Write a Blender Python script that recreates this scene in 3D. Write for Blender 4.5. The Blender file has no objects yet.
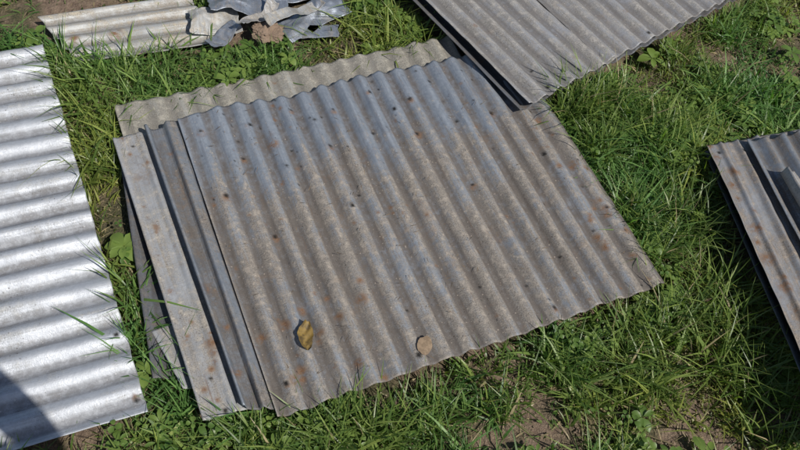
import bpy, math, random
import numpy as np
from mathutils import Matrix, Vector, noise
random.seed(7); rng=np.random.default_rng(7)
S=bpy.context.scene
def link(o,parent=None):
    S.collection.objects.link(o)
    if parent: o.parent=parent
    return o
def empty(name):
    e=bpy.data.objects.new(name,None); e.empty_display_size=.1; return link(e)
GZ=-0.06
# ------------------------------------------------------------ materials
class N:
    def __init__(s,name):
        s.m=bpy.data.materials.new(name); s.m.use_nodes=True; s.t=s.m.node_tree; s.t.nodes.clear()
        s.out=s.n("ShaderNodeOutputMaterial"); s.b=s.n("ShaderNodeBsdfPrincipled"); s.l(s.b.outputs[0],s.out.inputs[0])
    def n(s,ty,**k):
        x=s.t.nodes.new(ty)
        for a,v in k.items(): setattr(x,a,v)
        return x
    def l(s,a,b): s.t.links.new(a,b)
    def val(s,inp,v):
        if isinstance(v,bpy.types.NodeSocket): s.l(v,inp)
        else: inp.default_value=v
    def math(s,op,a,b=0.0,clamp=False):
        x=s.n("ShaderNodeMath",operation=op,use_clamp=clamp); s.val(x.inputs[0],a); s.val(x.inputs[1],b); return x.outputs[0]
    def mix(s,f,a,b,mode='MIX'):
        x=s.n("ShaderNodeMix",data_type='RGBA',blend_type=mode); s.val(x.inputs[0],f)
        s.val(x.inputs[6],a if not isinstance(a,tuple) else (*a,1)); s.val(x.inputs[7],b if not isinstance(b,tuple) else (*b,1)); return x.outputs[2]
    def noise(s,vec,scale,detail=4,rough=.55,mp=None):
        if mp:
            q=s.n("ShaderNodeMapping"); s.l(vec,q.inputs[0]); q.inputs[3].default_value=mp; vec=q.outputs[0]
        x=s.n("ShaderNodeTexNoise"); s.l(vec,x.inputs['Vector']); x.inputs['Scale'].default_value=scale
        x.inputs['Detail'].default_value=detail; x.inputs['Roughness'].default_value=rough; return x.outputs[0]
    def ramp(s,f,a,b,c0=0.,c1=1.):
        x=s.n("ShaderNodeMapRange"); s.val(x.inputs[0],f); x.inputs[1].default_value=a; x.inputs[2].default_value=b
        x.inputs[3].default_value=c0; x.inputs[4].default_value=c1; x.interpolation_type='SMOOTHSTEP'; return x.outputs[0]
    def bump(s,h,strength,dist):
        x=s.n("ShaderNodeBump"); s.l(h,x.inputs['Height']); x.inputs['Strength'].default_value=strength; x.inputs['Distance'].default_value=dist
        s.l(x.outputs[0],s.b.inputs['Normal'])
def galv(name,light,dark,dirt,cover,metal=.5,rough=.5,topfade=None,seed=0.,spec=.35,grime=.5,gw=0.):
    k=N(name)
    uv=k.n("ShaderNodeUVMap").outputs[0]
    mp=k.n("ShaderNodeMapping"); k.l(uv,mp.inputs[0]); mp.inputs[1].default_value=(seed,seed*.7,0); uv2=mp.outputs[0]
    big=k.noise(uv2,6,5,.6); st=k.noise(uv2,1,5,.7,(95,3.5,1)); st2=k.noise(uv2,1,3,.6,(30,1.6,1))
    fine=k.noise(uv2,330,3,.8); mid=k.noise(uv2,55,5,.7)
    vo=k.n("ShaderNodeTexVoronoi"); k.l(uv2,vo.inputs['Vector']); vo.inputs['Scale'].default_value=170
    sp=k.n("ShaderNodeSeparateColor"); k.l(vo.outputs['Color'],sp.inputs[0])
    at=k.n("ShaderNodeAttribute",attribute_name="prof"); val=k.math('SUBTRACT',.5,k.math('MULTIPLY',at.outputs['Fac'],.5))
    a=k.math('ADD',k.math('MULTIPLY',big,.30),k.math('MULTIPLY',st,.30))
    a=k.math('ADD',a,k.math('MULTIPLY',mid,.22)); a=k.math('ADD',a,k.math('MULTIPLY',fine,.18))
    if topfade:
        sx=k.n("ShaderNodeSeparateXYZ"); k.l(uv,sx.inputs[0])
        tn=k.math('ADD',sx.outputs[1],k.math('MULTIPLY',k.math('SUBTRACT',st2,.5),.35))
        tf=k.ramp(tn,topfade[0],topfade[1],-topfade[2],0)
        a=k.math('ADD',a,tf)
    c=.5+.16*(1-2*cover)
    d=k.ramp(a,c-.07,c+.07)
    zc=k.mix(k.math('MULTIPLY',sp.outputs[0],.5),light,dark)
    zc=k.mix(k.ramp(st,.4,.68,0,.8),zc,dark)
    dc=k.mix(k.ramp(fine,.40,.60),dirt,tuple(c*.48 for c in dirt))
    dc=k.mix(k.ramp(mid,.45,.70,0,.65),dc,tuple(c*1.55 for c in dirt))
    col=k.mix(k.math('MULTIPLY',d,.9),zc,dc)
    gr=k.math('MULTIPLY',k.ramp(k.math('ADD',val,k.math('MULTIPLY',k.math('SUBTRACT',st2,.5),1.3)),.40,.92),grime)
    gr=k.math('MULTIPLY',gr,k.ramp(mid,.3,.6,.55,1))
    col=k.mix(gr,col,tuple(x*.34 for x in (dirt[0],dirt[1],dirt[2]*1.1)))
    # brown blotches
    bl=k.math('MULTIPLY',k.ramp(k.noise(uv2,11,6,.75),.54,.66),k.ramp(mid,.42,.62,.1,.6))
    col=k.mix(k.math('MULTIPLY',bl,.8 if gw==0 else gw),col,(.16,.10,.06))
    # thin rusty run marks along the ridges
    rn=k.math('MULTIPLY',k.ramp(k.noise(uv2,1,5,.7,(150,5,1)),.60,.70),k.ramp(big,.42,.58))
    col=k.mix(k.math('MULTIPLY',rn,.55 if gw==0 else gw),col,(.15,.085,.05))
    v2=k.n("ShaderNodeTexVoronoi"); k.l(uv2,v2.inputs['Vector']); v2.inputs['Scale'].default_value=110
    spk=k.ramp(v2.outputs['Distance'],.10,.24,1,0); spk=k.math('MULTIPLY',spk,k.ramp(mid,.48,.60))
    col=k.mix(k.math('MULTIPLY',spk,.5),col,tuple(min(.55,x*2.) for x in dirt))
    v3=k.n("ShaderNodeTexVoronoi"); k.l(uv,v3.inputs['Vector']); v3.inputs['Scale'].default_value=85
    s3=k.math('MULTIPLY',k.ramp(v3.outputs['Distance'],.08,.18,1,0),k.ramp(big,.45,.6))
    col=k.mix(k.math('MULTIPLY',s3,.7),col,(.05,.04,.032))
    ru=k.n("ShaderNodeAttribute",attribute_name="rust"); rf=k.math('MULTIPLY',ru.outputs['Fac'],k.ramp(mid,.36,.56,.15,1))
    rc=k.mix(k.ramp(fine,.35,.65),(.11,.052,.027),(.21,.125,.07))
    col=k.mix(rf,col,rc)
    dk=k.n("ShaderNodeAttribute",attribute_name="hole"); col=k.mix(dk.outputs['Fac'],col,(.01,.009,.008))
    k.l(col,k.b.inputs['Base Color'])
    dd=k.math('MAXIMUM',k.math('MAXIMUM',k.math('MAXIMUM',d,gr),rf),dk.outputs['Fac'])
    k.l(k.ramp(dd,0,1,metal,.06),k.b.inputs['Metallic'])
    r=k.math('ADD',k.ramp(dd,0,1,rough,.72),k.math('MULTIPLY',sp.outputs[1],.1)); k.l(r,k.b.inputs['Roughness'])
    k.b.inputs['Specular IOR Level'].default_value=spec
    h=k.math('ADD',fine,k.math('MULTIPLY',mid,1.5)); k.bump(h,.6,.0013)
    return k.m
M_main=galv("weathered_galvanised",(.285,.315,.355),(.17,.195,.235),(.245,.212,.175),.64,.42,.5,(.02,.36,.15),grime=.88,gw=.55)
M_back=galv("dull_galvanised",(.33,.33,.31),(.25,.25,.24),(.28,.26,.22),.7,.2,.6,seed=3.1,grime=.5,gw=.3)
M_left=galv("bright_galvanised",(.49,.51,.545),(.37,.39,.425),(.33,.325,.31),.35,.38,.46,seed=5.7,grime=.7,gw=.12)
M_flat=galv("flashing_galvanised",(.38,.39,.405),(.28,.29,.31),(.29,.26,.22),.5,.4,.5,seed=8.2,grime=.3)
M_chan=galv("channel_galvanised",(.27,.295,.33),(.17,.19,.22),(.18,.155,.13),.5,.5,.42,seed=9.2,grime=.6)
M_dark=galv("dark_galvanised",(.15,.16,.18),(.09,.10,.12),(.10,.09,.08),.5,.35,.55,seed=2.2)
M_ur=galv("grey_galvanised",(.34,.35,.375),(.24,.25,.275),(.265,.248,.225),.6,.35,.5,seed=11.,grime=.7,gw=.3)
M_tan=galv("stained_galvanised",(.46,.465,.46),(.34,.345,.345),(.32,.275,.21),.45,.35,.5,seed=14.,grime=.5)
M_right=galv("rust_stained_galvanised",(.32,.33,.35),(.24,.25,.27),(.23,.19,.15),.55,.4,.5,seed=17.,grime=.5)
M_scrap=galv("scrap_galvanised",(.33,.365,.42),(.18,.205,.25),(.20,.185,.17),.35,.6,.38,seed=19.,grime=.2)
# ------------------------------------------------------------ sheets
foot=[]
def build(me,v,f,smooth=True):
    v=np.asarray(v,dtype=np.float32); f=np.asarray(f,dtype=np.int32); n=f.shape[1]
    me.vertices.add(len(v)); me.vertices.foreach_set("co",v.reshape(-1))
    me.loops.add(f.size); me.loops.foreach_set("vertex_index",f.reshape(-1))
    me.polygons.add(len(f)); me.polygons.foreach_set("loop_start",np.arange(0,f.size,n,dtype=np.int32))
    me.polygons.foreach_set("loop_total",np.full(len(f),n,dtype=np.int32))
    me.update(calc_edges=True); me.validate()
    me.polygons.foreach_set("use_smooth",np.full(len(me.polygons),smooth))
def sheet(name,c,pitch=.066,amp=.0085,mat=None,parent=None,rag=.004,warp=.006,rust=(),holes=(),seed=0,phase=0.,prof=None,ntop=None,footprint=True,th=.0011,dents=()):
    TL,TR,BR,BL=[Vector(p) for p in c]
    W=((TR-TL).length+(BR-BL).length)/2; L=((BL-TL).length+(BR-TR).length)/2
    nu=max(8,int(W/.0036)); nv=max(6,int(L/.0055))
    U,V=np.meshgrid(np.linspace(0,1,nu+1),np.linspace(0,1,nv+1))
    C=[np.array(p) for p in (TL,TR,BR,BL)]
    P=((1-U)*(1-V))[...,None]*C[0]+(U*(1-V))[...,None]*C[1]+(U*V)[...,None]*C[2]+((1-U)*V)[...,None]*C[3]
    um=U*W; vm=V*L
    along=(C[3]-C[0])/np.linalg.norm(C[3]-C[0])
    ph=2*math.pi*(um/pitch)+phase+.3*np.sin(vm*2.1+seed)+.2*np.sin(um*8+seed)
    pr=np.cos(ph)
    if prof is not None:
        z=np.interp(um,prof[0],prof[1]); pr=np.clip(z/.01,-1,1)
    else:
        a=amp*(1+.22*np.sin(um*9+seed)*np.cos(vm*6+seed*2)+.12*np.sin(um*23+seed*3))
        for (du,dv,dr,ds) in dents: a=a*(1-ds*np.exp(-((um-du)**2+(vm-dv)**2)/dr**2))
        z=a*pr
    z=z+warp*(.5*np.sin(um*4.3+seed*1.7+vm*2.2)+.35*np.sin(vm*5.6+seed*2.9-um*3)+.15*np.sin(vm*17+um*13+seed))
    z=z+.0008*np.sin(vm*70+um*23+seed)*np.sin(um*51+seed)
    rr=np.array([noise.noise(Vector((x*14,seed*3.3,0)))+.5*noise.noise(Vector((x*60,seed*3.3,4))) for x in um[0]])
    rr2=np.array([noise.noise(Vector((x*9,seed*3.3,9)))+.4*noise.noise(Vector((x*55,seed*1.3,7))) for x in um[0]])
    wt=np.clip(1-vm/.06,0,1); wb=np.clip(1-(L-vm)/.06,0,1)
    P=P+(rag*(wt*rr[None,:]+wb*rr2[None,:]))[...,None]*along
    if ntop is not None: P=P+(ntop(um[0])[None,:]*np.clip(1-vm/.3,0,1))[...,None]*along
    P[...,2]+=z
    X=P[...,0]; Y=P[...,1]
    hm=np.zeros_like(um); bur=np.zeros_like(um)
    for (x,y,rad) in holes:
        dd=np.hypot((X-x),(Y-y))/rad; hm=np.maximum(hm,np.clip(1.9-dd,0,1)); bur=np.maximum(bur,np.exp(-((dd-2.)/.7)**2)*(rad*.3))
    P[...,2]+=bur
    me=bpy.data.meshes.new(name)
    idx=np.arange((nu+1)*(nv+1)).reshape(nv+1,nu+1)
    f=np.stack([idx[:-1,:-1],idx[1:,:-1],idx[1:,1:],idx[:-1,1:]],-1).reshape(-1,4)
    build(me,P.reshape(-1,3),f)
    uvl=me.uv_layers.new(name="UVMap"); uv=np.stack([um,vm],-1).reshape(-1,2)[f.reshape(-1)]
    uvl.data.foreach_set("uv",uv.astype(np.float32).reshape(-1))
    at=me.attributes.new("prof",'FLOAT','POINT'); at.data.foreach_set("value",pr.reshape(-1).astype(np.float32))
    r=np.zeros_like(um)
    for (x,y,rad) in rust:
        dd=np.hypot((X-x),(Y-y))/rad; r=np.maximum(r,np.clip(1.3-dd,0,1))
    at=me.attributes.new("rust",'FLOAT','POINT'); at.data.foreach_set("value",r.reshape(-1).astype(np.float32))
    at=me.attributes.new("hole",'FLOAT','POINT'); at.data.foreach_set("value",hm.reshape(-1).astype(np.float32))
    me.materials.append(mat)
    o=link(bpy.data.objects.new(name,me),parent)
    m=o.modifiers.new("th",'SOLIDIFY'); m.thickness=th; m.offset=-1
    if footprint: foot.append([(p[0],p[1]) for p in c])
    return o
# main stack --------------------------------------------------
pile=empty("corrugated_sheet_stack")
O_=Vector((-.617,1.257)); EU=Vector((.84,.529)); EV=Vector((.448,-.713))
def mp_(u,v): q=O_+EU*u+EV*v; return (q.x,q.y)
hl=[mp_(u+random.uniform(-.012,.012),v+random.uniform(-.015,.015)) for u,v in [(.05,.07),(.17,.09),(.29,.06),(.35,.12),(.41,.10),(.53,.07),(.62,.11),(.71,.07),(.05,.30),(.22,.27),(.34,.24),(.47,.22),(.60,.27),(.72,.24),(.83,.25),(.93,.22),
   (.13,.5),(.35,.47),(.66,.5),(.9,.46),(.04,.93),(.33,.96),(.70,.96),(.97,.7),(.12,.2),(.55,.16)]]
holes=[(x,y,random.uniform(.0026,.0048)) for x,y in hl]+[(*mp_(random.random(),random.random()**1.5),random.uniform(.0015,.0024)) for _ in range(55)]
rust=[(x+.004,y-.006,random.uniform(.006,.013)) for x,y in hl[::2]]+[(-.36,1.245,.016),(-.18,.80,.012)]+[(*mp_(random.random(),random.random()),random.uniform(.003,.007)) for _ in range(60)]
rust+=[(*mp_(random.uniform(.9,1),random.random()),random.uniform(.006,.014)) for _ in range(16)]+[(*mp_(random.uniform(0,.3),random.uniform(.7,1)),random.uniform(.006,.015)) for _ in range(14)]
def topcut(u): return -.012+.02*np.interp(u,[0,.12,.3,.5,.75,1],[.2,-.3,.5,-.4,.1,0])
sheet("top_corrugated_sheet",[(-.617,1.257,.0),(.223,1.786,0.),(.672,1.073,-.004),(-.169,.544,.0)],mat=M_main,parent=pile,seed=1,rust=rust,holes=holes,ntop=topcut,rag=.006,phase=1.,warp=.005,pitch=.0575,amp=.0070,
      dents=[(.02,.02,.09,.6),(.75,.83,.07,.4),(.5,.3,.12,.25),(.95,.6,.08,.35)])
sheet("back_corrugated_sheet",[(-.802,1.284,-.022),(.03,1.80,-.022),(.46,1.10,-.026),(-.37,.61,-.026)],mat=M_back,parent=pile,seed=2,rag=.004,phase=.3,warp=.003,pitch=.0575,amp=.0045,
      rust=[(-.5+random.uniform(0,.55),1.38+random.uniform(0,.3),.006) for _ in range(10)],dents=[(.05,.03,.1,.6)])
sheet("flat_flashing_sheet",[(-.757,1.165,-.004),(-.60,1.262,-.006),(-.15,.60,-.010),(-.318,.508,-.012)],mat=M_flat,parent=pile,seed=3,warp=.004,rag=.004,
      prof=([0,.005,.012,.040,.056,.062,.070,.078,.2],[.004,.005,0,.001,.001,.005,.006,-.002,-.002]),rust=[(-.353,.681,.017),(-.342,.660,.012),(-.36,.70,.008),(-.70,1.13,.006),(-.24,.53,.008)]+[(-.757+.44*t+random.uniform(.01,.06),1.165-.657*t+random.uniform(.0,.03),random.uniform(.003,.008)) for t in [random.random() for _ in range(16)]],holes=[(-.70,1.155,.003),(-.28,.54,.004),(-.33,.6,.003)])
sheet("channel_flashing",[(-.688,1.208,.006),(-.622,1.254,.008),(-.184,.562,.006),(-.246,.548,.004)],mat=M_chan,parent=pile,seed=4,warp=.003,rag=.008,
      prof=([0,.003,.008,.012,.040,.045,.051,.058,.08],[.014,.018,.016,-.006,-.007,.010,.016,.010,-.008]),rust=[(-.40,.80,.008),(-.6,1.15,.007),(-.28,.62,.012),(-.33,.72,.008)],footprint=False)
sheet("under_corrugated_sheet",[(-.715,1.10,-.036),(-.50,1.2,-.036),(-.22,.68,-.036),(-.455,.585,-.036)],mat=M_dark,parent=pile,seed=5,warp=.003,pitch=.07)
sheet("under_flat_sheet",[(-.495,.69,-.031),(-.40,.77,-.028),(-.25,.62,-.028),(-.385,.575,-.032)],mat=M_flat,parent=pile,seed=6,warp=.004,amp=.002)
# left bright sheet --------------------------------------------
d=Vector((-.867,-.498,0)); A=Vector((-1.075,1.462,-.03)); B=Vector((-.437,.509,-.03))
sheet("corrugated_sheet",[B,A,A+d*1.6,B+d*1.6],mat=M_left,seed=7,warp=.005,pitch=.066,amp=.0088,rag=.003,holes=[(-.47,.53,.004),(-.56,.66,.004),(-1.04,1.40,.004)],rust=[(-.475,.535,.008)],
      dents=[(.3,.05,.08,.35),(.8,.1,.1,.3),(.02,.02,.06,.5)])
# upper right sheets ---------------------------------------------
ur=empty("corrugated_sheet_pair")
d1=Vector((-.713,.701,0)); d2=Vector((.697,.717,0)); Q=Vector((.280,1.535,.036))
sheet("upper_sheet",[Q+d1*1.7,Q+d1*1.7+d2*.36,Q+d2*.36,Q],mat=M_ur,parent=ur,seed=8,pitch=.058,amp=.0066,rag=.003,warp=.004,holes=[(.33,1.62,.004),(.28,1.67,.003),(.5,1.78,.004)],rust=[(.1,1.8,.008),(.4,1.75,.005)])
Q3=Q+d2*.31+d1*.004+Vector((0,0,.004))
sheet("lapped_sheet",[Q3+d1*1.7,Q3+d1*1.7+d2*.9,Q3+d2*.9,Q3],mat=M_ur,parent=ur,seed=18,pitch=.058,amp=.0066,rag=.003,warp=.004,holes=[(.62,1.92,.004)],rust=[(.55,2.0,.01)],phase=2.6)
Q2=Q+d2*-.020+d1*.005+Vector((0,0,-.024))
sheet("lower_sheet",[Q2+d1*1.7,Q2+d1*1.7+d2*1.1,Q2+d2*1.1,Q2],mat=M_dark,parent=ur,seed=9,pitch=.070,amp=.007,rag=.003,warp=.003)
# right stack, propped up at its near end -------------------------
rp=empty("corrugated_sheet_stack")
e1=Vector((.904,.428,0)); e2=Vector((.212,-.966,.125)).normalized(); R=Vector((.795,1.552,.0)); Z=Vector((0,0,1))
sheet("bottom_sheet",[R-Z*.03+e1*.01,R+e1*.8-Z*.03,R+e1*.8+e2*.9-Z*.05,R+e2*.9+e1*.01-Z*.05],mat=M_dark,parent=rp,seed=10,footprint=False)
sheet("rusty_sheet",[R,R+e1*.8,R+e1*.8+e2*.95,R+e2*.95],mat=M_right,parent=rp,seed=11,footprint=False,
      prof=([0,.004,.035,.045,.055,.085,.1,.115,.15,.165,.18,.3,.8],[.006,0,-.002,.008,0,-.004,.006,-.004,-.004,.008,-.004,0,0]),
      rust=[tuple((R+e2*(.05*i+random.uniform(0,.03))+e1*random.uniform(.008,.05)))[:2]+(random.uniform(.008,.02),) for i in range(17)],holes=[(.83,1.53,.004),(.9,1.55,.004)])
foot.append([tuple(p)[:2] for p in (R,R+e1*.8,R+e1*.8+e2*.95,R+e1*.07+e2*.95,R+e1*.03+e2*.3)])
R2=R+e1*.115+e2*.02+Z*.014
sheet("covering_sheet",[R2,R2+e1*.7,R2+e1*.7+e2*.9,R2+e2*.9+e1*.02],mat=M_chan,parent=rp,seed=12,pitch=.058,amp=.008,warp=.004,footprint=False)
T=R+e1*.155+e2*.17+Z*.030
sheet("angle_flashing",[T,T+e1*.042,T+e1*.10+e2*.5,T+e1*.02+e2*.5],mat=M_flat,parent=rp,seed=13,warp=.003,rag=.01,footprint=False,
      prof=([0,.004,.012,.030,.05,.12],[0.0,.014,.030,.016,.004,.002]))
# top left sheet -------------------------------------------------
sheet("corrugated_sheet",[(-.945,1.425,-.035),(-1.13,1.548,-.035),(-.75,1.76,-.03),(-.60,1.60,-.03)],mat=M_tan,seed=14,pitch=.055,amp=.006,rag=.02,warp=.007,rust=[(-.9,1.55,.02),(-.8,1.5,.015),(-1.0,1.5,.015)],dents=[(.1,.2,.07,.6)])
sc=empty("crumpled_metal_scrap")
def scrap(name,c,sx,sy,rot,amp,seed,mat):
    r=random.Random(seed); cr=[(r.uniform(0,math.pi),r.uniform(-.25,.25)*sx,r.uniform(-1,1)*1.1) for _ in range(6)]
    nx,ny=54,36; v=[]
    for j in range(ny+1):
        for i in range(nx+1):
            x=(i/nx-.5)*sx; y=(j/ny-.5)*sy; z=0
            for a,o_,g in cr:
                dd=x*math.cos(a)+y*math.sin(a)-o_; s=(dd*dd+.00001)**.5
                z+=g*s*amp*7
            q=Vector((x*10,y*10,seed)); z+=noise.noise(q)*amp*.5+noise.noise(q*4)*amp*.14
            z=max(-.012,min(.06,z*.8))
            k_=1-.25*abs(z)/.06
            xx=x*k_+noise.noise(q*1.5+Vector((5,0,0)))*.012+noise.noise(q*6+Vector((5,0,0)))*.004; yy=y*k_+noise.noise(q*1.5+Vector((0,9,0)))*.012
            v.append((c[0]+xx*math.cos(rot)-yy*math.sin(rot),c[1]+xx*math.sin(rot)+yy*math.cos(rot),c[2]+z+.012))
    f=[(j*(nx+1)+i,j*(nx+1)+i+1,(j+1)*(nx+1)+i+1,(j+1)*(nx+1)+i) for j in range(ny) for i in range(nx)]
    me=bpy.data.meshes.new(name); build(me,v,f,True)
    uvl=me.uv_layers.new(name="UVMap"); ff=np.array(f).reshape(-1)
    uv=np.stack([(ff%(nx+1))/nx*sx,(ff//(nx+1))/ny*sy],-1); uvl.data.foreach_set("uv",uv.astype(np.float32).reshape(-1))
    me.materials.append(mat); o=link(bpy.data.objects.new(name,me),sc); q=o.modifiers.new("t",'SOLIDIFY'); q.thickness=.001
scrap("folded_piece",(-.65,1.67,-.035),.15,.10,.5,.04,1,M_tan)
scrap("bent_piece",(-.57,1.75,-.02),.24,.09,.3,.05,2,M_scrap)
scrap("torn_piece",(-.38,1.77,-.03),.24,.10,.9,.05,3,M_scrap)
scrap("small_piece",(-.60,1.61,-.035),.12,.05,1.1,.04,5,M_scrap)
scrap("end_piece",(-.37,1.71,-.03),.18,.05,.35,.05,7,M_scrap)
scrap("narrow_piece",(-.53,1.69,-.03),.20,.04,1.2,.05,11,M_flat)
scrap("strip_piece",(-.43,1.74,-.01),.22,.035,.9,.04,12,M_tan)
scrap("rear_piece",(-.45,1.90,-.03),.3,.14,.5,.05,8,M_scrap)
foot.append([(-.70,1.62),(-.6,1.95),(-.25,1.95),(-.32,1.72),(-.56,1.60)])
# ------------------------------------------------------------ clod, leaf, patch
def soilmat(name,c1,c2,sc=30):
    k=N(name); tc=k.n("ShaderNodeTexCoord").outputs['Object']
    a=k.noise(tc,sc,6,.7); b=k.noise(tc,sc*6,4,.7)
    k.l(k.mix(k.ramp(a,.35,.65),c1,k.mix(k.ramp(b,.3,.7),c2,c1)),k.b.inputs['Base Color']); k.b.inputs['Roughness'].default_value=.95
    k.bump(k.math('ADD',a,b),.8,.006); return k.m
M_clod=soilmat("dry_soil",(.25,.18,.13),(.17,.12,.085))
def rock(name,c,r,mat,seed,parent=None,sq=(1,1,.6)):
    import bmesh
    bm=bmesh.new(); bmesh.ops.create_icosphere(bm,subdivisions=5,radius=1)
    for v in bm.verts:
        n=noise.noise(v.co*1.6+Vector((seed,0,0)))*.45+noise.noise(v.co*5+Vector((seed,3,0)))*.2+noise.noise(v.co*13+Vector((seed,3,0)))*.1
        v.co=Vector((v.co.x*sq[0],v.co.y*sq[1],v.co.z*sq[2]))*r*(1+n)+Vector(c)
    me=bpy.data.meshes.new(name); bm.to_mesh(me); bm.free(); me.materials.append(mat)
    return link(bpy.data.objects.new(name,me),parent)
rock("soil_clod",(-.49,1.655,-.015),.034,M_clod,1,sq=(1.3,1.0,.45))
def leafmat(name,c1,c2,sc=60,bmp=.4):
    k=N(name); tc=k.n("ShaderNodeTexCoord").outputs['Object']; a=k.noise(tc,sc,5,.7)
    k.l(k.mix(k.ramp(a,.4,.6),c1,c2),k.b.inputs['Base Color']); k.b.inputs['Roughness'].default_value=.65; k.bump(a,bmp,.002); return k.m
def leaf(name,c,L,W,rot,curlh,mat,seed):
    v=[];n=24;m=12
    for i in range(n+1):
        t=i/n; w=W*math.sin(math.pi*min(1,t*.93+.04))**.6*(1+.07*math.sin(t*11+seed)+.04*math.sin(t*27))
        bend=.006*math.sin(t*2.6)
        for j in range(-m//2,m//2+1):
            s=j/(m/2); x=(t-.5)*L; y=s*w*.5+bend
            z=curlh*((s+.15)**2*.7*(1 if s>0 else .5)+.8*max(0,2*t-1.2)**2+.3*max(0,1-2*t)**2)+.0010*math.sin(t*15+s*5)+.0012-abs(math.cos(s*1.5))*.001
            v.append((c[0]+x*math.cos(rot)-y*math.sin(rot),c[1]+x*math.sin(rot)+y*math.cos(rot),c[2]+z))
    q=m+1; f=[(i*q+j,i*q+j+1,(i+1)*q+j+1,(i+1)*q+j) for i in range(n) for j in range(m)]
    me=bpy.data.meshes.new(name); build(me,v,f); me.materials.append(mat)
    return link(bpy.data.objects.new(name,me))
leaf("dead_leaf",(-.150,.734,.007),.068,.034,1.75,.011,leafmat("dead_leaf_mat",(.19,.125,.03),(.075,.05,.018)),1)
def splat(name,x0,y0,r,z0,mat):
    v=[];n=48;m=12
    for i in range(m+1):
        for j in range(n):
            a=j/n*6.2832; R_=r*(i/m)*(1+.22*noise.noise(Vector((math.cos(a)*1.2,math.sin(a)*1.2,3)))+.08*noise.noise(Vector((math.cos(a)*5,math.sin(a)*5,3))))
            v.append((x0+R_*math.cos(a)*.8,y0+R_*math.sin(a)*1.05,z0+.0010*(1-(i/m)**3)))
    f=[(i*n+j,(i+1)*n+j,(i+1)*n+(j+1)%n,i*n+(j+1)%n) for i in range(m) for j in range(n)]
    me=bpy.data.meshes.new(name); build(me,v,f); me.materials.append(mat); link(bpy.data.objects.new(name,me))
splat("mud_splat",.108,.772,.022,.0058,leafmat("dry_mud",(.25,.18,.115),(.17,.12,.075),90,.15))
# ------------------------------------------------------------ ground
gv=[];xs=sorted(set(list(np.linspace(-3,3.4,300))+[-60,-30,-12,-6,6,12,30,60])); ys=sorted(set(list(np.linspace(-1,4.5,270))+[-60,-30,-10,-4,8,16,30,60]))
for y in ys:
    for x in xs:
        q=Vector((x*9,y*9,0)); gv.append((x,y,GZ-.012+.012*noise.noise(q)+.009*noise.noise(q*3.5)+.007*noise.noise(q*8)))
nx=len(xs); gf=[(j*nx+i,j*nx+i+1,(j+1)*nx+i+1,(j+1)*nx+i) for j in range(len(ys)-1) for i in range(nx-1)]
me=bpy.data.meshes.new("ground"); build(me,gv,gf)
k=N("ground_soil"); tc=k.n("ShaderNodeTexCoord").outputs['Object']
a=k.noise(tc,4,6,.65); b=k.noise(tc,40,6,.7); c=k.noise(tc,180,4,.7)
soil=k.mix(k.ramp(b,.35,.65),(.15,.10,.072),(.27,.195,.14)); soil=k.mix(k.ramp(c,.5,.7,0,.6),soil,(.38,.30,.22))
th=k.mix(k.ramp(c,.35,.65),(.04,.045,.018),(.14,.12,.06))
k.l(k.mix(k.ramp(a,.42,.58),th,soil),k.b.inputs['Base Color']); k.b.inputs['Roughness'].default_value=.95
k.bump(k.math('ADD',b,k.math('MULTIPLY',c,.6)),1.,.018)
me.materials.append(k.m); link(bpy.data.objects.new("ground",me))
# ------------------------------------------------------------ grass
def inside(px,py,poly,mg):
    pts=np.array(poly); a=0
    for i in range(len(pts)):
        j=(i+1)%len(pts); a+=pts[i][0]*pts[j][1]-pts[j][0]*pts[i][1]
    if a<0: pts=pts[::-1]
    r=np.ones(len(px),bool)
    for i in range(len(pts)):
        p=pts[i];q=pts[(i+1)%len(pts)]; e=(q-p)/np.linalg.norm(q-p)
        r&=((px-p[0])*-e[1]+(py-p[1])*e[0])>mg
    return r
bare=[(.28,.60,.09,.05,1),(.41,.63,.08,.05,.9),(.52,.67,.05,.04,.7),(.74,.70,.11,.05,.9),(-1.22,1.54,.16,.09,1),(-.26,1.72,.06,.05,.9),(-.55,.43,.09,.06,.9),(-1.0,1.68,.2,.1,.95),(.10,.5,.06,.04,.5),(-.2,1.60,.1,.05,.5),(1.15,2.05,.2,.12,.5),(.95,1.93,.10,.07,.5),(.62,1.75,.05,.04,.4),(-.84,1.35,.05,.05,.4)]
lush=[(.86,.92,.16,.16),(.80,1.12,.12,.15),(.68,1.35,.14,.2),(.72,1.6,.15,.12)]
def dens(px,py):
    n=np.array([noise.noise(Vector((x*5,y*5,3.3)))+.6*noise.noise(Vector((x*14,y*14,1.3))) for x,y in zip(px,py)])
    dn=np.clip(.97+n*1.0,.30,1)
    for (x,y,rx,ry,s) in bare:
        q=np.hypot((px-x)/rx,(py-y)/ry)+n*.6
        dn*=1-s*np.clip(1.5-q,0,1)
    for (x,y,rx,ry) in lush:
        q=np.hypot((px-x)/rx,(py-y)/ry); dn=np.clip(dn+.7*np.clip(1.3-q,0,1),0,1)
    return dn,n
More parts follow.
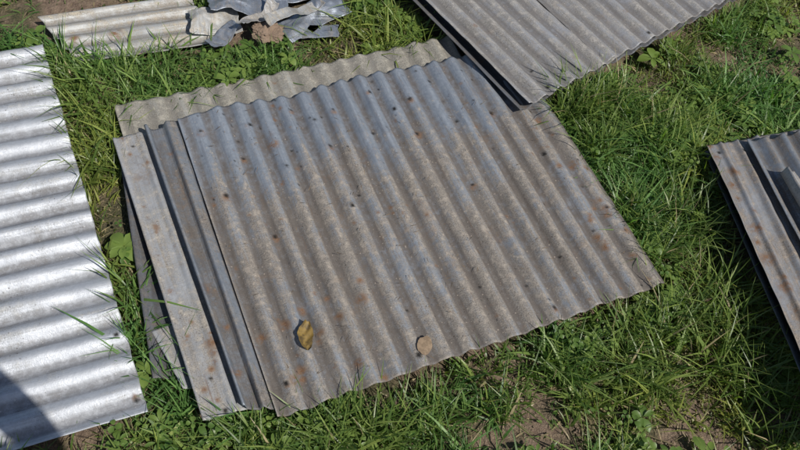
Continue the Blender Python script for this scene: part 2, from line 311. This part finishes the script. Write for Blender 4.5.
def blades(name,px,py,h,w,lean,az,col,zr=None,parent=None):
    n=len(px); s=np.array([0,.35,.7,1.]); ws=np.array([.8,1,.7,.06])
    dx=np.cos(az);dy=np.sin(az)
    cx=px[:,None]+dx[:,None]*lean[:,None]*s**1.7; cy=py[:,None]+dy[:,None]*lean[:,None]*s**1.7
    tw=rng.uniform(-.8,.8,n)
    droop=np.clip(lean/h-.6,0,1.2)*.45
    cz=(zr if zr is not None else GZ-.01)+h[:,None]*(s-droop[:,None]*s**2.6)
    sx=-np.sin(az+tw)[:,None]*w[:,None]*ws; sy=np.cos(az+tw)[:,None]*w[:,None]*ws
    v=np.empty((n,4,2,3)); v[:,:,0,0]=cx-sx;v[:,:,0,1]=cy-sy;v[:,:,1,0]=cx+sx;v[:,:,1,1]=cy+sy
    v[:,:,0,2]=cz; v[:,:,1,2]=cz+w[:,None]*ws*rng.uniform(-.5,.5,n)[:,None]
    base=(np.arange(n)*8)[:,None,None]
    f=np.array([[0,1,3,2],[2,3,5,4],[4,5,7,6]])[None]+base
    me=bpy.data.meshes.new(name); build(me,v.reshape(-1,3),f.reshape(-1,4))
    at=me.attributes.new("Col",'FLOAT_COLOR','POINT')
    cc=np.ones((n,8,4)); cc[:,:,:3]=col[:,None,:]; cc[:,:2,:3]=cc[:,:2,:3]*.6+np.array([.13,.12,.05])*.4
    at.data.foreach_set("color",cc.astype(np.float32).reshape(-1))
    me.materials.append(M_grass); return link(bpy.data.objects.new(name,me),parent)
k=N("grass_blade"); at=k.n("ShaderNodeAttribute",attribute_name="Col")
k.l(at.outputs['Color'],k.b.inputs['Base Color']); k.b.inputs['Roughness'].default_value=.42; k.b.inputs['Specular IOR Level'].default_value=.45
tr=k.n("ShaderNodeBsdfTranslucent"); k.l(k.mix(1.,at.outputs['Color'],(1.15,1.35,.5),'MULTIPLY'),tr.inputs[0])
ms=k.n("ShaderNodeMixShader"); ms.inputs[0].default_value=.38; k.l(k.b.outputs[0],ms.inputs[1]); k.l(tr.outputs[0],ms.inputs[2]); k.l(ms.outputs[0],k.out.inputs[0])
M_grass=k.m
def colors(n,nz,dry,hue=None):
    g=rng.uniform(0,1,(n,1))**1.2; A=np.array([.060,.115,.022]);B=np.array([.225,.295,.075]);D=np.array([.44,.36,.21])
    c=A*(1-g)+B*g; c*=(1+.3*nz[:,None])
    if hue is not None: c=c*(1+np.clip(hue,-.5,.5)[:,None]*np.array([.65,.15,-.1]))
    isd=rng.uniform(0,1,n)<dry; dr=D*rng.uniform(.45,1.1,(n,1)); return np.where(isd[:,None],dr,c),isd
def scatter(N_,box,core,scale,name,parent):
    px=rng.uniform(box[0],box[1],N_);py=rng.uniform(box[2],box[3],N_)
    if core is not None:
        kk=~((px>core[0])&(px<core[1])&(py>core[2])&(py<core[3])); px=px[kk];py=py[kk]
    m=np.zeros(len(px),bool)
    for P in foot: m|=inside(px,py,P,.004)
    px=px[~m];py=py[~m]
    dn,nz=dens(px,py); kk=rng.uniform(0,1,len(px))<dn; px=px[kk];py=py[kk];nz=nz[kk];dn=dn[kk]
    n=len(px)
    hue=np.array([noise.noise(Vector((x*3.1,y*3.1,5.5)))+.5*noise.noise(Vector((x*11,y*11,2.5))) for x,y in zip(px,py)])-.06
    col,isd=colors(n,nz,np.clip(.15+.45*(1-dn)+.2*hue,.05,.8),hue)
    h=(rng.gamma(3.0,.0108,n)+.008)*scale*(.5+.5*dn+.8*np.clip(nz,-.4,1)); h=np.clip(h,.010,.12*scale)
    h=np.where(isd,h*.45,h)
    lean=h*rng.uniform(.15,1.7,n); lean=np.where(isd,h*rng.uniform(1,4.5,n),lean)
    w=rng.gamma(2.2,.0007,n)*scale+.0006; w=np.clip(w,0,.0042*scale); w=np.where(isd,w*.55,w)
    return blades(name,px,py,h,w,lean,rng.uniform(0,6.283,n),col,parent=parent)
gr=empty("grass")
CORE=(-1.4,1.55,.25,2.55)
scatter(170000,CORE,None,1.,"lawn_near",gr)
scatter(34000,(-3.5,4,-1.5,5),CORE,2.2,"lawn_surround",gr)
tufts=[(.42,1.62,.07,240,.17),(.52,1.68,.07,180,.15),(.36,1.52,.03,70,.13),(.60,1.30,.05,110,.12),(.66,1.18,.04,70,.11),(.50,1.50,.04,100,.13),
 (-.05,.53,.07,160,.12),(.05,.57,.06,140,.11),(.16,.62,.05,80,.1),(-.2,.47,.07,120,.12),(.62,.9,.09,160,.11),(.72,1.0,.06,130,.12),(-.75,.92,.05,70,.09),(-.88,1.12,.05,50,.09),(-.56,.64,.05,60,.08),(-.66,.78,.04,50,.08),
 (.75,1.3,.08,160,.12),(.85,.92,.10,240,.13),(.82,1.08,.08,160,.12),(.93,.80,.09,140,.11),(.3,.72,.07,90,.10),(.45,.82,.07,90,.10),(-.97,1.35,.04,60,.08),(.85,1.85,.1,120,.12),(.66,1.62,.08,140,.12),(.7,1.95,.06,90,.14),(.12,1.90,.05,50,.1)]
X=[];Y=[];Hh=[]
for (x,y,r,cn,hh) in tufts:
    a=rng.uniform(0,6.283,cn); q=r*np.sqrt(rng.uniform(0,1,cn)); X.append(x+q*np.cos(a));Y.append(y+q*np.sin(a));Hh.append(hh*rng.uniform(.45,1.05,cn))
X=np.concatenate(X);Y=np.concatenate(Y);Hh=np.concatenate(Hh)
m=np.zeros(len(X),bool)
for P in foot: m|=inside(X,Y,P,.0)
X=X[~m];Y=Y[~m];Hh=Hh[~m];n=len(X)
col,_=colors(n,np.zeros(n),.06)
blades("long_blades",X,Y,Hh,rng.uniform(.001,.003,n),Hh*rng.uniform(.3,1.2,n),rng.uniform(0,6.283,n),col,parent=gr)
X=np.array([.80,.84,.86,.83,.79,.88,.9,-.06,-.02,.0,.74,.7,.03,.82,.85,-.2,-.17]);Y=np.array([.92,.93,.90,.96,.98,.86,.97,.50,.52,.55,.95,.88,.56,.9,.95,.5,.49]);n=len(X)
Hh=np.full(n,.09)*rng.uniform(.8,1.2,n)
blades("broad_blades",X,Y,Hh,rng.uniform(.004,.0065,n),Hh*rng.uniform(.9,1.5,n),rng.uniform(0,6.28,n),np.tile(np.array([[.15,.22,.05]]),(n,1)),parent=gr)
# broadleaf weeds -------------------------------------------------
wv=[];wf=[];wc=[]
N_=6500; px=rng.uniform(-1.4,1.5,N_);py=rng.uniform(.3,2.5,N_)
m=np.zeros(N_,bool)
for P in foot: m|=inside(px,py,P,-.010)
px=px[~m];py=py[~m]; dn,nz=dens(px,py)
cl=np.array([noise.noise(Vector((x*3.2,y*3.2,8.)))+.4*noise.noise(Vector((x*12,y*12,8.))) for x,y in zip(px,py)])
kk=(cl>-.03)&(dn>.35); px=px[kk];py=py[kk]
for x,y in zip(px,py):
    clover=random.random()<.6
    nl=3 if clover else random.randint(4,7); L=random.uniform(.008,.015) if clover else random.uniform(.016,.042); a0=random.uniform(0,6.28); g=random.random(); c=(.075+.11*g,.145+.12*g,.03+.03*g)
    zc=GZ+(random.uniform(.015,.055) if clover else random.uniform(.008,.035))
    for i in range(nl):
        a=a0+i*6.28/nl+random.uniform(-.25,.25); LL=L*random.uniform(.75,1.2); Wd=LL*(random.uniform(.42,.55) if clover else random.uniform(.2,.36)); zz=zc+random.uniform(-.003,.003); up=random.uniform(0,.5)
        b=len(wv)
        for t,wd in ((0,.08),(.25,.7),(.55,1.),(.82,.75),(1.,.12)):
            for s in (-1,0,1):
                r_=.002+LL*t; ox=-math.sin(a)*s*wd*Wd; oy=math.cos(a)*s*wd*Wd
                wv.append((x+math.cos(a)*r_+ox,y+math.sin(a)*r_+oy,zz+LL*(up*t-.35*t*t)+abs(s)*wd*Wd*.35)); wc.append((*c,1))
        for i2 in range(4):
            for j in range(2): q=b+i2*3+j; wf.append((q,q+1,q+4,q+3))
me=bpy.data.meshes.new("weeds"); build(me,wv,wf); at=me.attributes.new("Col",'FLOAT_COLOR','POINT'); at.data.foreach_set("color",np.array(wc,dtype=np.float32).reshape(-1))
me.materials.append(M_grass); link(bpy.data.objects.new("broadleaf_weeds",me))
n=200
sx=rng.uniform(0,1,n);sy=rng.uniform(0,1,n)
X=-.617+.84*sx+.448*sy;Y=1.257+.529*sx-.713*sy
ln=rng.uniform(.003,.020,n)
blades("straw_debris",X,Y,np.full(n,.002),np.full(n,.0007),ln,rng.uniform(0,6.28,n),np.tile(np.array([[.15,.10,.06]]),(n,1))*rng.uniform(.3,1.8,(n,1)),zr=.0085)
v=[];f=[]
for _ in range(1500):
    b_=random.choice(bare); x=random.gauss(b_[0],b_[2]*.7);y=random.gauss(b_[1],b_[3]*.8)
    r=random.uniform(.001,.0028) if random.random()<.85 else random.uniform(.003,.007); b=len(v)
    for p in [(1,0,0),(-1,0,0),(0,1,0),(0,-1,0),(0,0,1),(0,0,-1)]: v.append((x+p[0]*r*random.uniform(.6,1.3),y+p[1]*r*random.uniform(.6,1.3),GZ-.011+p[2]*r*.6))
    for t in ((0,2,4),(2,1,4),(1,3,4),(3,0,4),(2,0,5),(1,2,5),(3,1,5),(0,3,5)): f.append(tuple(b+i for i in t))
me=bpy.data.meshes.new("soil_crumbs"); build(me,v,f,False); me.materials.append(M_clod); link(bpy.data.objects.new("soil_crumbs",me))
# ------------------------------------------------------------ photographer (behind the camera, casts the corner shadow)
ph=empty("photographer")
def skin(name,verts,edges,rad,mat,root=0):
    me=bpy.data.meshes.new(name); me.from_pydata(verts,edges,[]); o=link(bpy.data.objects.new(name,me),ph)
    o.modifiers.new("s",'SKIN')
    for i,r in enumerate(rad): me.skin_vertices[0].data[i].radius=(r,r)
    me.skin_vertices[0].data[root].use_root=True
    q=o.modifiers.new("ss",'SUBSURF'); q.levels=2;q.render_levels=2
    me.materials.append(mat); return o
def plain(name,c,r=.8):
    k=N(name); tc=k.n("ShaderNodeTexCoord").outputs['Object']; a=k.noise(tc,40,4,.6); k.l(k.mix(a,tuple(x*.8 for x in c),c),k.b.inputs['Base Color']); k.b.inputs['Roughness'].default_value=r; return k.m
MS=plain("skin",(.5,.32,.24),.5);MC=plain("blue_shirt",(.08,.12,.22));MT=plain("trousers",(.06,.06,.07));MH=plain("hair",(.05,.035,.02));MP=plain("phone_case",(.02,.02,.02),.3)
bx,by=-.05,-.33
skin("torso_and_arms",[(bx,by,.92),(bx,by,1.1),(bx,by,1.3),(bx,by+.01,1.42),(bx,by+.02,1.5),
  (bx+.19,by,1.41),(bx+.31,by+.19,1.22),(.115,-.06,1.5),(bx-.19,by,1.41),(bx-.30,by+.17,1.2),(-.115,-.06,1.5)],
  [(0,1),(1,2),(2,3),(3,4),(3,5),(5,6),(6,7),(3,8),(8,9),(9,10)],[.15,.14,.16,.12,.06,.07,.056,.036,.07,.056,.036],MC)
skin("legs",[(bx,by,.95),(bx+.1,by,.88),(bx+.11,by+.02,.5),(bx+.12,by,.03),(bx+.13,by+.15,-.02),(bx-.1,by,.88),(bx-.11,by+.02,.5),(bx-.12,by,.03),(bx-.13,by+.15,-.02)],
  [(0,1),(1,2),(2,3),(3,4),(0,5),(5,6),(6,7),(7,8)],[.14,.1,.065,.045,.04,.1,.065,.045,.04],MT)
skin("head",[(bx,by+.02,1.47),(bx,by+.03,1.56),(bx,by+.05,1.65),(bx,by+.04,1.72),(bx,by+.14,1.62)],[(0,1),(1,2),(2,3),(2,4)],[.055,.06,.085,.08,.018],MS)
skin("hair",[(bx,by-.02,1.66),(bx,by+.0,1.75),(bx,by+.05,1.765)],[(0,1),(1,2)],[.08,.085,.07],MH)
for sgn,nm in ((1,"right_hand"),(-1,"left_hand")):
    vv=[(sgn*.115,-.06,1.5),(sgn*.105,-.045,1.55)];ee=[(0,1)];rr=[.027,.026]
    for i in range(4):
        b=len(vv); z=1.555+.018*i
        vv+= [(sgn*.098,-.04,z),(sgn*.09,-.022,z+.01),(sgn*.07,-.016,z+.012)];ee+=[(1,b),(b,b+1),(b+1,b+2)];rr+=[.011,.009,.008]
    b=len(vv);vv+=[(sgn*.09,-.062,1.56),(sgn*.065,-.05,1.59)];ee+=[(1,b),(b,b+1)];rr+=[.012,.009]
    skin(nm,vv,ee,rr,MS)
import bmesh
bm=bmesh.new();bmesh.ops.create_cube(bm,size=1); bmesh.ops.scale(bm,vec=(.15,.075,.008),verts=bm.verts); bmesh.ops.bevel(bm,geom=bm.edges[:],offset=.003,segments=3)
me=bpy.data.meshes.new("phone");bm.to_mesh(me);bm.free();me.materials.append(MP);po=link(bpy.data.objects.new("phone",me),ph)
R3=Matrix(((.9798,-.2,0),(.1658,.812,-.5594),(.1119,.5481,.8288)))
po.matrix_world=Matrix.Translation(R3@Vector((0,0,.012))+Vector((0,0,1.6)))@R3.to_4x4()
# ------------------------------------------------------------ camera and light
cam=bpy.data.cameras.new("camera"); cam.sensor_width=36; cam.lens=35.2; cam.clip_start=.01; cam.clip_end=500
co=link(bpy.data.objects.new("camera",cam)); co.matrix_world=Matrix.Translation((0,0,1.6))@R3.to_4x4(); S.camera=co
el=math.radians(52); hd=Vector((-.85,.53,0)).normalized()
tv=Vector((hd.x*math.cos(el),hd.y*math.cos(el),-math.sin(el)))
sn=bpy.data.lights.new("sun",'SUN'); sn.energy=5.0; sn.angle=math.radians(.5); sn.color=(1,.955,.88)
so=link(bpy.data.objects.new("sun",sn)); so.rotation_euler=tv.to_track_quat('-Z','Y').to_euler()
w=bpy.data.worlds.new("World"); S.world=w; w.use_nodes=True; nt=w.node_tree
sk=nt.nodes.new("ShaderNodeTexSky"); sk.sky_type='NISHITA'; sk.sun_disc=False; sk.sun_elevation=el; sk.sun_rotation=math.atan2(-hd.x,-hd.y)
nt.links.new(sk.outputs[0],nt.nodes['Background'].inputs[0]); nt.nodes['Background'].inputs[1].default_value=.08
S.view_settings.view_transform='Standard'; S.view_settings.look='None'; S.view_settings.exposure=0
